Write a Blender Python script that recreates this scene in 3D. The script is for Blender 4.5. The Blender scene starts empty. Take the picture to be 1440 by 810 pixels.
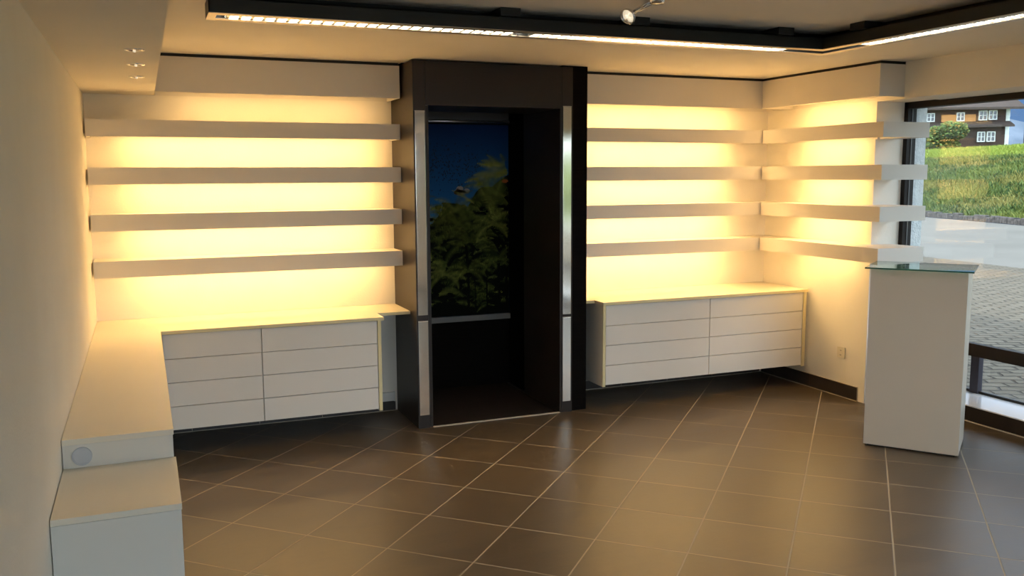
import bpy, bmesh, math, random
from mathutils import Vector, Matrix
random.seed(7)
C = bpy.context.scene.collection
SC = bpy.context.scene

# ------------------------------------------------------------------ materials
MATS = {}
def mat(name, col, rough=.5, metal=0., spec=.5, emit=None, estr=0., coat=0., alpha=None):
    m = bpy.data.materials.new(name); m.use_nodes = True
    b = m.node_tree.nodes['Principled BSDF']
    b.inputs['Base Color'].default_value = (*col, 1)
    b.inputs['Roughness'].default_value = rough
    b.inputs['Metallic'].default_value = metal
    b.inputs['Specular IOR Level'].default_value = spec
    if coat: b.inputs['Coat Weight'].default_value = coat
    if emit:
        b.inputs['Emission Color'].default_value = (*emit, 1)
        b.inputs['Emission Strength'].default_value = estr
    MATS[name] = m
    return m

def nd(m, t, **kw):
    n = m.node_tree.nodes.new(t)
    for k, v in kw.items(): setattr(n, k, v)
    return n
def lk(m, a, b): m.node_tree.links.new(a, b)
def bsdf(m): return m.node_tree.nodes['Principled BSDF']

def noise_tint(m, col_a, col_b, scale, detail=4, bump=0., bscale=None, coord='Object', dist=.02, rough=None, stretch=None):
    """colour mottling and fine relief that belong to the surface itself"""
    tc = nd(m, 'ShaderNodeTexCoord'); src = tc.outputs[coord]
    if stretch:
        mp = nd(m, 'ShaderNodeMapping'); mp.inputs['Scale'].default_value = stretch
        lk(m, src, mp.inputs['Vector']); src = mp.outputs[0]
    n = nd(m, 'ShaderNodeTexNoise'); n.inputs['Scale'].default_value = scale; n.inputs['Detail'].default_value = detail
    lk(m, src, n.inputs['Vector'])
    r = nd(m, 'ShaderNodeValToRGB'); r.color_ramp.elements[0].position = .3; r.color_ramp.elements[1].position = .7
    r.color_ramp.elements[0].color = (*col_a, 1); r.color_ramp.elements[1].color = (*col_b, 1)
    lk(m, n.outputs['Fac'], r.inputs['Fac']); lk(m, r.outputs[0], bsdf(m).inputs['Base Color'])
    if bump:
        n2 = nd(m, 'ShaderNodeTexNoise'); n2.inputs['Scale'].default_value = bscale or scale * 4; n2.inputs['Detail'].default_value = 5
        lk(m, src, n2.inputs['Vector'])
        b = nd(m, 'ShaderNodeBump'); b.inputs['Strength'].default_value = bump; b.inputs['Distance'].default_value = dist
        lk(m, n2.outputs['Fac'], b.inputs['Height']); lk(m, b.outputs[0], bsdf(m).inputs['Normal'])
    return m

plaster = noise_tint(mat('plaster', (.74, .70, .62), .85, spec=.2), (.80, .755, .675), (.83, .79, .71), 3., bump=.25, bscale=90, dist=.004)
ceil_m = noise_tint(mat('ceiling_paint', (.74, .70, .62), .9, spec=.2), (.79, .745, .665), (.82, .775, .70), 2., bump=.1, bscale=60, dist=.003)
laminate = noise_tint(mat('white_laminate', (.72, .69, .63), .45, spec=.35), (.70, .67, .61), (.72, .69, .63), 1.5)
shelf_m = noise_tint(mat('shelf_laminate', (.66, .62, .56), .5, spec=.3), (.73, .685, .62), (.75, .705, .64), 1.5)
top_m = noise_tint(mat('worktop_laminate', (.76, .70, .58), .42, spec=.4), (.75, .69, .57), (.77, .71, .59), 2.)
edge_m = noise_tint(mat('cream_edge_band', (.74, .64, .36), .5, spec=.3), (.72, .62, .34), (.76, .66, .38), 8.)
plinth_m = noise_tint(mat('plinth_laminate', (.64, .60, .53), .4, spec=.4), (.58, .51, .42), (.60, .53, .44), 1.5)
anth = noise_tint(mat('anthracite_panel', (.035, .03, .028), .40, spec=.3), (.024, .018, .015), (.031, .023, .019), 2.)
black_m = noise_tint(mat('black_lining', (.01, .008, .007), .75, spec=.06), (.0028, .002, .0016), (.006, .004, .003), 6., stretch=(1, 1, 14))
black_metal = noise_tint(mat('black_metal', (.012, .013, .012), .45, spec=.4), (.011, .012, .011), (.015, .016, .014), 3.)
lip_m = noise_tint(mat('satin_metal_lip', (.55, .46, .36), .35, metal=.6), (.5, .42, .33), (.56, .47, .37), 5.)
mirror_m = noise_tint(mat('mirror_strip', (.95, .87, .76), .10, metal=1.), (.94, .86, .75), (.96, .88, .77), 1.)
chrome = noise_tint(mat('chrome', (.8, .8, .8), .16, metal=1.), (.78, .78, .78), (.82, .82, .82), 5.)
alu = noise_tint(mat('louvre_aluminium', (.8, .78, .72), .2, metal=1.), (.78, .76, .7), (.82, .8, .74), 20.)
frame_m = noise_tint(mat('dark_window_frame', (.012, .008, .007), .6, spec=.3), (.010, .0065, .0055), (.015, .010, .008), 6.)
gasket_m = mat('grey_gasket', (.10, .10, .10), .6)
sill_m = noise_tint(mat('white_sill', (.8, .8, .82), .18, spec=.6), (.79, .79, .81), (.82, .82, .84), 3.)
grout_m = noise_tint(mat('pale_grout', (.45, .39, .30), .8), (.40, .35, .27), (.48, .42, .33), 30.)
base_m = noise_tint(mat('dark_baseboard_tile', (.035, .028, .024), .35), (.03, .024, .021), (.045, .036, .03), 9.)
plastic_m = mat('cream_plastic', (.72, .66, .52), .35)
grey_plastic = mat('grey_plastic', (.5, .52, .56), .5)
hole_m = mat('socket_hole', (.03, .025, .02), .6)
duct_m = noise_tint(mat('duct_plastic', (.62, .62, .6), .4), (.61, .61, .59), (.64, .64, .62), 3.)
carpet_m = noise_tint(mat('dark_carpet', (.02, .014, .01), .95, spec=.1), (.014, .010, .008), (.03, .02, .014), 160., bump=.5, bscale=400, dist=.004)
ext_plaster = noise_tint(mat('rough_render', (.6, .62, .62), .9), (.52, .55, .56), (.68, .70, .70), 25., bump=.9, bscale=60, dist=.01)
WARM = (1., .63, .235)
strip_m = mat('shelf_lamp_diffuser', (.9, .85, .75), .5, emit=WARM, estr=17.5)
strip_dim = mat('pelmet_lamp_diffuser', (.9, .85, .75), .5, emit=WARM, estr=9.)
tube_m = mat('fluorescent_tube', (.9, .9, .9), .5, emit=(1., .92, .80), estr=75.)
spark_m = mat('halogen_bulb', (.9, .9, .9), .2, emit=(1., .85, .6), estr=.5)

def glass_mat(name, tint, refl=1., rough=0.):
    m = bpy.data.materials.new(name); m.use_nodes = True; nt = m.node_tree
    nt.nodes.clear()
    o = nt.nodes.new('ShaderNodeOutputMaterial'); mx = nt.nodes.new('ShaderNodeMixShader')
    t = nt.nodes.new('ShaderNodeBsdfTransparent'); g = nt.nodes.new('ShaderNodeBsdfGlossy'); f = nt.nodes.new('ShaderNodeFresnel')
    f.inputs['IOR'].default_value = 1.5
    t.inputs['Color'].default_value = (*tint, 1); g.inputs['Roughness'].default_value = rough
    g.inputs['Color'].default_value = (refl, refl, refl, 1)
    gm = nt.nodes.new('ShaderNodeNewGeometry'); mm = nt.nodes.new('ShaderNodeMath'); mm.operation = 'MULTIPLY_ADD'
    mm.inputs[1].default_value = 1 / 1.5 - 1.5; mm.inputs[2].default_value = 1.5
    nt.links.new(gm.outputs['Backfacing'], mm.inputs[0]); nt.links.new(mm.outputs[0], f.inputs['IOR'])
    nt.links.new(f.outputs[0], mx.inputs[0]); nt.links.new(t.outputs[0], mx.inputs[1]); nt.links.new(g.outputs[0], mx.inputs[2])
    nt.links.new(mx.outputs[0], o.inputs['Surface'])
    return m
pane_m = glass_mat('window_glass', (.93, .96, .95))
top_glass = glass_mat('plate_glass', (.70, .90, .82))
glass_edge = mat('green_glass_edge', (.01, .07, .045), .1, spec=.8)

# floor tiles: a square grid laid at about 46 degrees to the walls
TS, TU, TV, TA = .4424, 2.1431, 1.0271, .8105
def floor_material():
    m = mat('floor_tile', (.06, .045, .035), .4, spec=.5); nt = m.node_tree
    tc = nd(m, 'ShaderNodeTexCoord'); sp = nd(m, 'ShaderNodeSeparateXYZ'); lk(m, tc.outputs['Object'], sp.inputs[0])
    def mth(op, a, b=None, v=None):
        n = nd(m, 'ShaderNodeMath', operation=op)
        for i, x in enumerate((a, b)):
            if x is None: continue
            if isinstance(x, (int, float)): n.inputs[i].default_value = x
            else: lk(m, x, n.inputs[i])
        return n.outputs[0]
    sa, ca = math.sin(TA), math.cos(TA)
    dx = mth('SUBTRACT', sp.outputs[0], TU); dy = mth('SUBTRACT', sp.outputs[1], TV)
    a = mth('DIVIDE', mth('SUBTRACT', mth('MULTIPLY', dx, sa), mth('MULTIPLY', dy, ca)), TS)
    b = mth('DIVIDE', mth('ADD', mth('MULTIPLY', dx, ca), mth('MULTIPLY', dy, sa)), TS)
    def dist(u):   # distance to the nearest joint in tile units
        f = mth('FRACT', mth('ADD', u, 100.))
        return mth('MINIMUM', f, mth('SUBTRACT', 1., f))
    d = mth('MINIMUM', dist(a), dist(b))
    gr = nd(m, 'ShaderNodeMapRange'); gr.interpolation_type = 'SMOOTHSTEP'
    gr.inputs['From Min'].default_value = .0062; gr.inputs['From Max'].default_value = .0105
    gr.inputs['To Min'].default_value = 1; gr.inputs['To Max'].default_value = 0
    lk(m, d, gr.inputs['Value'])
    # slate mottling, streaked along one joint direction
    mp = nd(m, 'ShaderNodeMapping'); mp.inputs['Rotation'].default_value = (0, 0, -.35); mp.inputs['Scale'].default_value = (1., 4.5, 1)
    lk(m, tc.outputs['Object'], mp.inputs['Vector'])
    n = nd(m, 'ShaderNodeTexNoise'); n.inputs['Scale'].default_value = 2.2; n.inputs['Detail'].default_value = 8; n.inputs['Roughness'].default_value = .62
    lk(m, mp.outputs[0], n.inputs['Vector'])
    ids = nd(m, 'ShaderNodeCombineXYZ')
    lk(m, mth('FLOOR', a), ids.inputs[0]); lk(m, mth('FLOOR', b), ids.inputs[1])
    wn = nd(m, 'ShaderNodeTexWhiteNoise'); wn.noise_dimensions = '3D'; lk(m, ids.outputs[0], wn.inputs['Vector'])
    rp = nd(m, 'ShaderNodeValToRGB')
    rp.color_ramp.elements[0].position = .25; rp.color_ramp.elements[0].color = (.060, .043, .028, 1)
    rp.color_ramp.elements[1].position = .75; rp.color_ramp.elements[1].color = (.105, .077, .048, 1)
    mixv = mth('ADD', mth('MULTIPLY', n.outputs['Fac'], .85), mth('MULTIPLY', wn.outputs['Value'], .15))
    lk(m, mixv, rp.inputs['Fac'])
    mx = nd(m, 'ShaderNodeMix', data_type='RGBA'); mx.inputs[7].default_value = (.30, .25, .18, 1)
    lk(m, gr.outputs[0], mx.inputs[0]); lk(m, rp.outputs[0], mx.inputs[6]); lk(m, mx.outputs[2], bsdf(m).inputs['Base Color'])
    ro = nd(m, 'ShaderNodeMapRange'); ro.inputs['To Min'].default_value = .38; ro.inputs['To Max'].default_value = .8
    lk(m, gr.outputs[0], ro.inputs['Value'])
    ra = mth('ADD', ro.outputs[0], mth('MULTIPLY', mth('SUBTRACT', n.outputs['Fac'], .5), .18))
    lk(m, ra, bsdf(m).inputs['Roughness'])
    n2 = nd(m, 'ShaderNodeTexNoise'); n2.inputs['Scale'].default_value = 30; n2.inputs['Detail'].default_value = 5
    lk(m, tc.outputs['Object'], n2.inputs['Vector'])
    hh = mth('SUBTRACT', mth('MULTIPLY', n2.outputs['Fac'], .25), gr.outputs[0])
    bp = nd(m, 'ShaderNodeBump'); bp.inputs['Strength'].default_value = .35; bp.inputs['Distance'].default_value = .004
    lk(m, hh, bp.inputs['Height']); lk(m, bp.outputs[0], bsdf(m).inputs['Normal'])
    return m
floor_m = floor_material()

# ------------------------------------------------------------------ mesh helpers
def bx(bm, x0, x1, y0, y1, z0, z1, bev=0.):
    r = bmesh.ops.create_cube(bm, size=1)
    for v in r['verts']:
        v.co = Vector(((x0 + x1) / 2 + v.co.x * (x1 - x0), (y0 + y1) / 2 + v.co.y * (y1 - y0), (z0 + z1) / 2 + v.co.z * (z1 - z0)))
    if bev:
        es = {e for v in r['verts'] for e in v.link_edges}
        bmesh.ops.bevel(bm, geom=list(es), offset=bev, segments=2, affect='EDGES', profile=.7)
def cyl(bm, p0, p1, r0, r1=None, seg=24, caps=True):
    p0, p1 = Vector(p0), Vector(p1); d = p1 - p0
    r1 = r0 if r1 is None else r1
    q = Vector((0, 0, 1)).rotation_difference(d.normalized())
    M = Matrix.Translation((p0 + p1) / 2) @ q.to_matrix().to_4x4()
    bmesh.ops.create_cone(bm, cap_ends=caps, segments=seg, radius1=r0, radius2=r1, depth=d.length, matrix=M)
def lathe(bm, prof, M=Matrix(), seg=32):
    rings = []
    for r, z in prof:
        rings.append([bm.verts.new(M @ Vector((r * math.cos(2 * math.pi * k / seg), r * math.sin(2 * math.pi * k / seg), z))) for k in range(seg)])
    for a, b in zip(rings, rings[1:]):
        for k in range(seg):
            bm.faces.new((a[k], a[(k + 1) % seg], b[(k + 1) % seg], b[k]))
def prism(bm, pts, z0, z1):
    lo = [bm.verts.new((x, y, z0)) for x, y in pts]; hi = [bm.verts.new((x, y, z1)) for x, y in pts]
    n = len(pts)
    bm.faces.new(lo[::-1]); bm.faces.new(hi)
    for i in range(n): bm.faces.new((lo[i], lo[(i + 1) % n], hi[(i + 1) % n], hi[i]))
def cup(bm, outer, inner, z0, zi, z1):
    """slab with a recess from below: outer and inner outlines have the same number of corners"""
    n = len(outer)
    a = [bm.verts.new((x, y, z0)) for x, y in outer]; b = [bm.verts.new((x, y, z1)) for x, y in outer]
    c = [bm.verts.new((x, y, z0)) for x, y in inner]; d = [bm.verts.new((x, y, zi)) for x, y in inner]
    bm.faces.new(b); bm.faces.new(d)
    for i in range(n):
        j = (i + 1) % n
        bm.faces.new((a[i], a[j], b[j], b[i])); bm.faces.new((a[i], a[j], c[j], c[i])); bm.faces.new((c[i], c[j], d[j], d[i]))
def obj(name, bm, m, parent=None, smooth=False, local=False):
    """link one mesh object; its vertices are given in world space unless local"""
    bmesh.ops.recalc_face_normals(bm, faces=bm.faces)
    me = bpy.data.meshes.new(name)
    if parent is not None and not local:
        off = Vector((0, 0, 0)); p = parent
        while p is not None: off += p.location; p = p.parent
        bmesh.ops.translate(bm, verts=bm.verts, vec=-off)
    bm.to_mesh(me); bm.free()
    for mm in (m if isinstance(m, (list, tuple)) else [m]): me.materials.append(mm)
    if smooth:
        for p in me.polygons: p.use_smooth = True
    o = bpy.data.objects.new(name, me); C.objects.link(o)
    if parent is not None: o.parent = parent
    return o
def boxes(name, lst, m, parent=None, bev=0., local=False):
    bm = bmesh.new()
    for b in lst: bx(bm, *b, bev=bev)
    return obj(name, bm, m, parent, local=local)
def tag(o, label, cat, group=None, kind=None):
    o['label'] = label; o['category'] = cat
    if group: o['group'] = group
    if kind: o['kind'] = kind
    return o
def thing(name, loc, label, cat, group=None, rotz=0.):
    o = bpy.data.objects.new(name, None); o.empty_display_size = .1
    C.objects.link(o); o.location = loc; o.rotation_euler = (0, 0, rotz)
    return tag(o, label, cat, group)
def struct(o, label, cat='wall'):
    o['kind'] = 'structure'; o['label'] = label; o['category'] = cat
    return o
def copy_tree(o, parent=None):
    c = o.copy(); C.objects.link(c)
    if parent is not None: c.parent = parent
    for ch in [x for x in C.objects if x.parent == o]: copy_tree(ch, c)
    return c

H = 2.5; S = 2.262; CT = .802; W = 5.31
XP0, XP1, YP = 2.0, 3.175, -.561

# ------------------------------------------------------------------ room shell
struct(boxes('floor', [(-.2, 5.66, -8.3, 0.62, -.12, 0)], floor_m), 'dark brown slate floor tiles laid diagonally across the shop', 'floor')
struct(boxes('wall_left', [(-.2, 0, -8.3, .12, 0, H)], plaster), 'cream plastered wall running along the left side', 'wall')
struct(boxes('wall_back', [(0, XP0 + .03, 0, .12, 0, H), (XP1 - .03, 5.66, 0, .12, 0, H), (XP0 + .03, XP1 - .03, 0, .12, 2.32, H)], plaster),
       'pale back wall washed by the warm shelf lamps', 'wall')
struct(boxes('wall_right', [(W, 5.66, -1.238, 0, 0, H), (W + .1, 5.66, -8.3, -6.6, 0, H)], plaster), 'short cream return wall between shelves and window', 'wall')
struct(boxes('wall_exterior', [(5.66, 5.82, -1.22, .6, -.1, H), (5.66, 5.82, -8.5, -6.6, -.1, H)], ext_plaster), 'rough pale rendered outer wall end seen through the window', 'wall')
struct(boxes('wall_rear', [(-.2, .2, -8.45, -8.2, 0, H), (4.1, 5.66, -8.45, -8.2, 0, H), (.2, 4.1, -8.45, -8.2, 2.35, H), (.2, 4.1, -8.45, -8.2, 0, .12)], plaster),
       'cream rear wall behind the viewer', 'wall')
struct(boxes('ceiling', [(-.3, 6.1, -8.6, 4.2, H, 3.4)], ceil_m), 'flat pale painted ceiling', 'ceiling')
# passage behind the dark doorway
struct(boxes('wall_passage', [(3.105, 3.3, YP + .02, .6, 0, H), (1.8, 2.0, .12, .6, 0, H), (1.8, 3.3, .49, .62, 0, H), (2.0, 3.105, -.3, .49, 2.3, H)], black_m),
       'black lined walls of the passage behind the dark doorway', 'wall')
struct(boxes('trim_1', [(0, .42, -8.2, 0, S, H)], ceil_m), 'lowered ceiling soffit along the left wall', 'soffit')
struct(boxes('trim_2', [(5.237, 5.85, -8.3, -1.56, 2.25, H), (W, 5.85, -1.56, -1.239, 2.255, H)], plaster), 'cream bulkhead above the shop window', 'bulkhead')
struct(boxes('trim_3', [(XP0 + .105, XP1 - .1, YP - .006, YP + .01, 0, .006)], grout_m), 'pale threshold strip at the foot of the dark doorway', 'threshold')
tag(boxes('passage_carpet', [(2.107, 3.07, YP + .012, .488, 0, .004)], carpet_m), 'dark brown carpet on the passage floor beyond the threshold', 'carpet')

def baseboard(name, axis, fixed, a, b, h, seams, face, label):
    """row of dark tiles with pale joints; axis x or y"""
    bm = bmesh.new(); cuts = [a] + seams + [b]
    t = .010
    for s, e in zip(cuts, cuts[1:]):
        if axis == 'x': bx(bm, s + .0015, e - .0015, fixed - t, fixed, .004, h)
        else: bx(bm, fixed - t, fixed, e + .0015, s - .0015, .004, h)
    o = struct(obj(name, bm, base_m), label, 'baseboard')
    bm = bmesh.new()
    if axis == 'x':
        bx(bm, a, b, fixed - .008, fixed, .0005, h + .003); bx(bm, a, b, fixed - .016, fixed - .009, .0005, .005)
    else:
        bx(bm, fixed - .008, fixed, b, a, .0005, h + .003); bx(bm, fixed - .016, fixed - .009, b, a, .0005, .005)
    g = obj('grout_line', bm, grout_m, o)
    return o
baseboard('baseboard_back', 'x', 0., .38, 1.985, .072, [.55, 1.0, 1.44, 1.88], -1, 'low dark tile skirting under the left drawer cabinet')
baseboard('baseboard_passage', 'x', 0., 3.18, 5.29, .072, [3.45, 3.9, 4.34, 4.79], -1, 'low dark tile skirting under the right drawer cabinet')
baseboard('baseboard_right', 'y', W, -.02, -1.17, .108, [-.2, -.64], -1, 'dark tile skirting along the right return wall')

# ------------------------------------------------------------------ dark portal
p = thing('doorway_surround', (2.59, YP, 0), 'tall anthracite doorway surround with mirror strips in the middle of the back wall', 'door frame')
g = .0015
boxes('side_panel', [(XP0, XP0 + .083, YP, -.001, 0, 2.49)], anth, p, .0015)
boxes('side_panel', [(XP1 - .085, XP1, YP, -.001, 0, 2.49)], anth, p, .0015)
boxes('jamb_strip', [(XP0 + .085, XP0 + .105, YP + .001, .1, .002, 2.197)], anth, p)
boxes('jamb_strip', [(XP1 - .10, XP1 - .087, YP + .001, .1, .002, 2.207)], anth, p)
boxes('header_panel', [(XP0 + .0855, XP1 - .0875, YP, -.001, 2.2, 2.49)], anth, p, .0015)
for (x0, x1, z0, z1, lab) in ((2.010, 2.078, .79, 2.158, 'upper left'), (2.010, 2.078, .092, .745, 'lower left'), (3.098, 3.162, .73, 2.213, 'upper right'), (3.098, 3.162, .082, .705, 'lower right')):
    m_ = boxes('mirror_strip', [(x0, x1, YP - .004, YP + .002, z0, z1)], mirror_m, p, .001)
    m_['label'] = 'narrow mirror strip, ' + lab
    boxes('mirror_trim', [(x0, x1, YP - .006, YP, z1, z1 + .006)], lip_m, m_)

# ------------------------------------------------------------------ mural in the passage
MX0, MX1, MZ0, MZ1 = 2.13, 3.103, .60, 2.14
def mp_(px, py): return (2.43 + (px - 603) / 114 * .688, 2.15 - (py - 173) / 271 * 1.545)
def mural():
    sky = mat('printed_sky', (.01, .03, .1), .7, spec=.08)
    tc = nd(sky, 'ShaderNodeTexCoord'); sp = nd(sky, 'ShaderNodeSeparateXYZ'); lk(sky, tc.outputs['Object'], sp.inputs[0])
    mr = nd(sky, 'ShaderNodeMapRange'); mr.inputs['From Min'].default_value = .55; mr.inputs['From Max'].default_value = 1.55
    lk(sky, sp.outputs[2], mr.inputs['Value'])
    rp = nd(sky, 'ShaderNodeValToRGB'); rp.color_ramp.elements[0].color = (.07, .24, .42, 1); rp.color_ramp.elements[1].color = (.010, .035, .13, 1)
    e = rp.color_ramp.elements.new(.35); e.color = (.025, .14, .36, 1)
    lk(sky, mr.outputs[0], rp.inputs['Fac']); lk(sky, rp.outputs[0], bsdf(sky).inputs['Base Color'])
    greens = [(.030, .040, .009), (.075, .095, .018), (.15, .175, .035), (.27, .29, .06), (.42, .42, .12)]
    gm = [mat('printed_green_%s' % w, c, .7, spec=.08) for w, c in zip(('deep', 'dark', 'mid', 'light', 'pale'), greens)]
    dark = mat('printed_shadow', (.004, .005, .003), .7, spec=.05); cloud = mat('printed_cloud', (.42, .38, .34), .6, spec=.3); red = mat('printed_rust', (.45, .12, .02), .6, spec=.3)
    fleck = mat('printed_fleck', (.003, .006, .018), .6, spec=.3)
    t = thing('photo_mural', ((MX0 + MX1) / 2, .486, MZ0), 'dark printed mural of tree ferns under a blue sky inside the doorway', 'mural')
    boxes('print_panel', [(MX0, MX1, .481, .489, MZ0, MZ1)], sky, t)
    bm = bmesh.new()
    lay = [0.4805]
    def poly(pts, mi, y=None):
        vs = [bm.verts.new((x, lay[0] if y is None else y, z)) for x, z in pts]
        try: f = bm.faces.new(vs); f.material_index = mi
        except ValueError: pass
    def clip(x, z): return (min(max(x, MX0 + .0005), MX1 - .0005), min(max(z, MZ0 + .0002), MZ1 - .003))
    R = random.Random(3)
    # far foliage mass below the skyline
    sil = [(560, 330), (590, 318), (606, 312), (618, 296), (622, 283), (640, 285), (655, 290), (668, 268), (676, 262), (690, 262), (705, 250), (718, 245)]
    for (a, b) in zip(sil, sil[1:]):
        A, B_ = clip(*mp_(*a)), clip(*mp_(*b))
        poly([(A[0], MZ0 + .0002), (B_[0], MZ0 + .0002), B_, A], 5)
    lay[0] -= .00015
    # cloud
    for k in range(9):
        cx, cz = mp_(648 + R.uniform(-9, 9), 268 + R.uniform(-4, 3)); r = R.uniform(.012, .025)
        poly([(cx + r * 1.3 * math.cos(i * .6), cz + r * math.sin(i * .6)) for i in range(10)], 6)
    lay[0] -= .00015
    # flecks of dark leaves against the sky
    for k in range(420):
        px = 603 + abs(R.gauss(0, 1)) * 44 if R.random() < .5 else R.uniform(604, 690)
        py = R.gauss(232, 14)
        if px > 700: continue
        cx, cz = mp_(px, py); r = R.uniform(.003, .012); a = R.uniform(0, 3.1)
        ca, sa = math.cos(a), math.sin(a)
        poly([clip(cx + r * ca, cz + r * sa), clip(cx + .35 * r * sa, cz - .35 * r * ca), clip(cx - r * ca, cz - r * sa), clip(cx - .35 * r * sa, cz + .35 * r * ca)], 8)
    def frond(px, py, ang, L, wd, mi, droop=.5):
        """one fern frond: arching midrib with narrow leaflets either side"""
        x, z = mp_(px, py); n = max(9, int(L / .011)); a = ang; st = L / n; ex = 1 if math.cos(ang) >= 0 else -1
        for i in range(n):
            u = i / n
            x2, z2 = x + st * math.cos(a), z + st * math.sin(a)
            l = wd * math.sin(math.pi * min(1, u * .85 + .12))
            for sd in (1, -1):
                b = a + sd * 1.15
                tip = (x + l * math.cos(b), z + l * math.sin(b) - .1 * l)
                q = [clip(x, z), clip(x2 - .42 * (x2 - x), z2 - .42 * (z2 - z)), clip(*tip)]
                if MX0 + .005 < q[2][0] < MX1 - .004 and MX0 + .005 < q[0][0] < MX1 - .004: poly(q, max(0, min(4, mi + (1 if (sd == 1 and R.random() < .5) else 0))))
            a -= ex * droop / n * 1.3
            x, z = x2, z2
    # foliage layers from back to front
    for row in range(9):
        py = 290 + row * 17
        for k in range(20):
            px = R.uniform(555, 716); lay[0] -= .000006
            frond(px, py + R.uniform(-9, 9), R.choice([R.uniform(.1, .9), R.uniform(2.2, 3.0)]), R.uniform(.08, .20), R.uniform(.018, .04), R.choice([0, 0, 0, 1, 1, 2]), R.uniform(.6, 1.6))
        for k in range(14):   # dark gaps
            cx, cz = mp_(R.uniform(603, 716), py + R.uniform(-8, 8)); r = R.uniform(.008, .024); lay[0] -= .000006
            poly([clip(cx + r * (1.4 + .4 * R.random()) * math.cos(i), cz + r * (.5 + .4 * R.random()) * math.sin(i)) for i in range(6)], 5)
    lay[0] -= .0001
    # trunks
    def trunk(pts, w):
        for a, b in zip(pts, pts[1:]):
            A, B_ = mp_(*a), mp_(*b)
            poly([clip(A[0] - w, A[1]), clip(A[0] + w, A[1]), clip(B_[0] + w, B_[1]), clip(B_[0] - w, B_[1])], 5)
    trunk([(652, 345), (655, 380), (655, 436)], .010); trunk([(681, 380), (682, 438)], .007); trunk([(699, 372), (700, 438)], .012)
    trunk([(688, 318), (700, 336), (711, 356), (717, 372)], .014); trunk([(710, 385), (711, 438)], .01); trunk([(664, 390), (666, 438)], .004)
    lay[0] -= .0001
    # crowns
    def crown(px, py, n, L, wd, mi, a0=-.1, a1=3.25):
        for i in range(n):
            lay[0] -= .00001
            frond(px, py, a0 + (a1 - a0) * i / (n - 1) + R.uniform(-.1, .1), L * R.uniform(.8, 1.1), wd, max(0, min(3, mi + R.choice([-1, 0, 0]))), 1.1)
    crown(655, 340, 9, .30, .035, 1); crown(636, 296, 9, .24, .04, 2); crown(640, 316, 10, .30, .04, 1)
    crown(655, 382, 8, .20, .03, 1); crown(700, 366, 8, .2, .035, 1); crown(690, 316, 9, .22, .035, 2); crown(622, 385, 7, .2, .03, 2)
    crown(690, 270, 9, .26, .045, 2)
    for a, L, mi in ((2.95, .30, 3), (3.1, .38, 3), (3.25, .30, 2), (2.6, .28, 3), (2.2, .24, 2), (1.7, .18, 2), (1.0, .16, 2), (.4, .16, 2)):
        lay[0] -= .00002; frond(712, 244, a, L, .045, mi, .35)
    for a in (2.75, 2.95): lay[0] -= .00002; frond(706, 232, a, .2, .035, 3, .3)
    for sd in (1.35, 1.6, 1.9): lay[0] -= .00002; frond(690, 300, sd, .32, .06, 2, .2)
    frond(664, 285, 2.5, .22, .02, 3, .2)
    cx, cz = mp_(709, 254); lay[0] -= .0001
    poly([clip(cx + .03 * math.cos(i), cz + .016 * math.sin(i)) for i in range(6)], 7)
    o = obj('printed_forest', bm, gm + [dark, cloud, red, fleck], t)
    # head rail and ledge of the mural frame
    bm = bmesh.new(); cyl(bm, (MX0, .462, 2.162), (MX1, .462, 2.162), .011, seg=16); obj('head_rail', bm, mat('satin_rail', (.85, .82, .8), .35, metal=1.), t, smooth=True)
    boxes('head_board', [(MX0, MX1, .47, .489, 2.175, 2.262)], mat('grey_board', (.10, .085, .08), .5), t)
    boxes('bottom_ledge', [(MX0, MX1, .455, .489, .553, .598)], mat('grey_ledge', (.17, .16, .15), .5), t, .002)
    # small head lamp above the print
mural()

# ------------------------------------------------------------------ shelves with lamps beneath
SHZ = [2.09, 1.795, 1.503, 1.21]; ST = .105; SD = .244
order = ['topmost', 'second from the top', 'third from the top', 'lowest']
def back_shelf(x0, x1, s0, s1):
    t = thing('wall_shelf', (x0, 0, 0), '', 'shelf')
    bm = bmesh.new()   # hollow underneath: a lip at the front and closed ends hide the lamp
    cup(bm, [(x0, -.001), (x1, -.001), (x1, -SD), (x0, -SD)], [(x0 + .016, -.0012), (x1 - .016, -.0012), (x1 - .016, -SD + .018), (x0 + .016, -SD + .018)], -ST, -.068, 0)
    obj('shelf_board', bm, shelf_m, t)
    boxes('light_strip', [(s0, s1, -.185, -.125, -.074, -.068)], strip_m, t, .002)
    return t
def side_shelf():
    t = thing('wall_shelf', (W, 0, 0), '', 'shelf')
    bm = bmesh.new()
    cup(bm, [(W - .001, -SD - .006), (W - SD, -SD - .006), (W - SD, -1.558), (5.49, -1.558), (5.49, -1.239), (W - .001, -1.239)],
        [(W - .0012, -SD - .022), (W - SD + .018, -SD - .022), (W - SD + .018, -1.538), (W + .02, -1.538), (W + .02, -1.257), (W - .0012, -1.257)], -ST, -.068, 0)
    obj('shelf_board', bm, shelf_m, t)
    boxes('light_strip', [(W - .185, W - .125, -1.16, -.50, -.074, -.068)], strip_m, t, .002)
    return t
for proto, where, grp in ((back_shelf(.012, XP0 - .003, .22, 1.86), 'left of the dark doorway', 'lit shelves left of the doorway'),
                          (back_shelf(XP1 + .003, W - .001, 3.27, 4.86), 'right of the dark doorway', 'lit shelves right of the doorway'),
                          (side_shelf(), 'on the return wall by the window', 'lit shelves on the return wall')):
    for i, z in enumerate(SHZ):
        t = proto if i == 0 else copy_tree(proto)
        t.location.z = z
        t['label'] = '%s white lit shelf %s' % (order[i], where); t['group'] = grp
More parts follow.
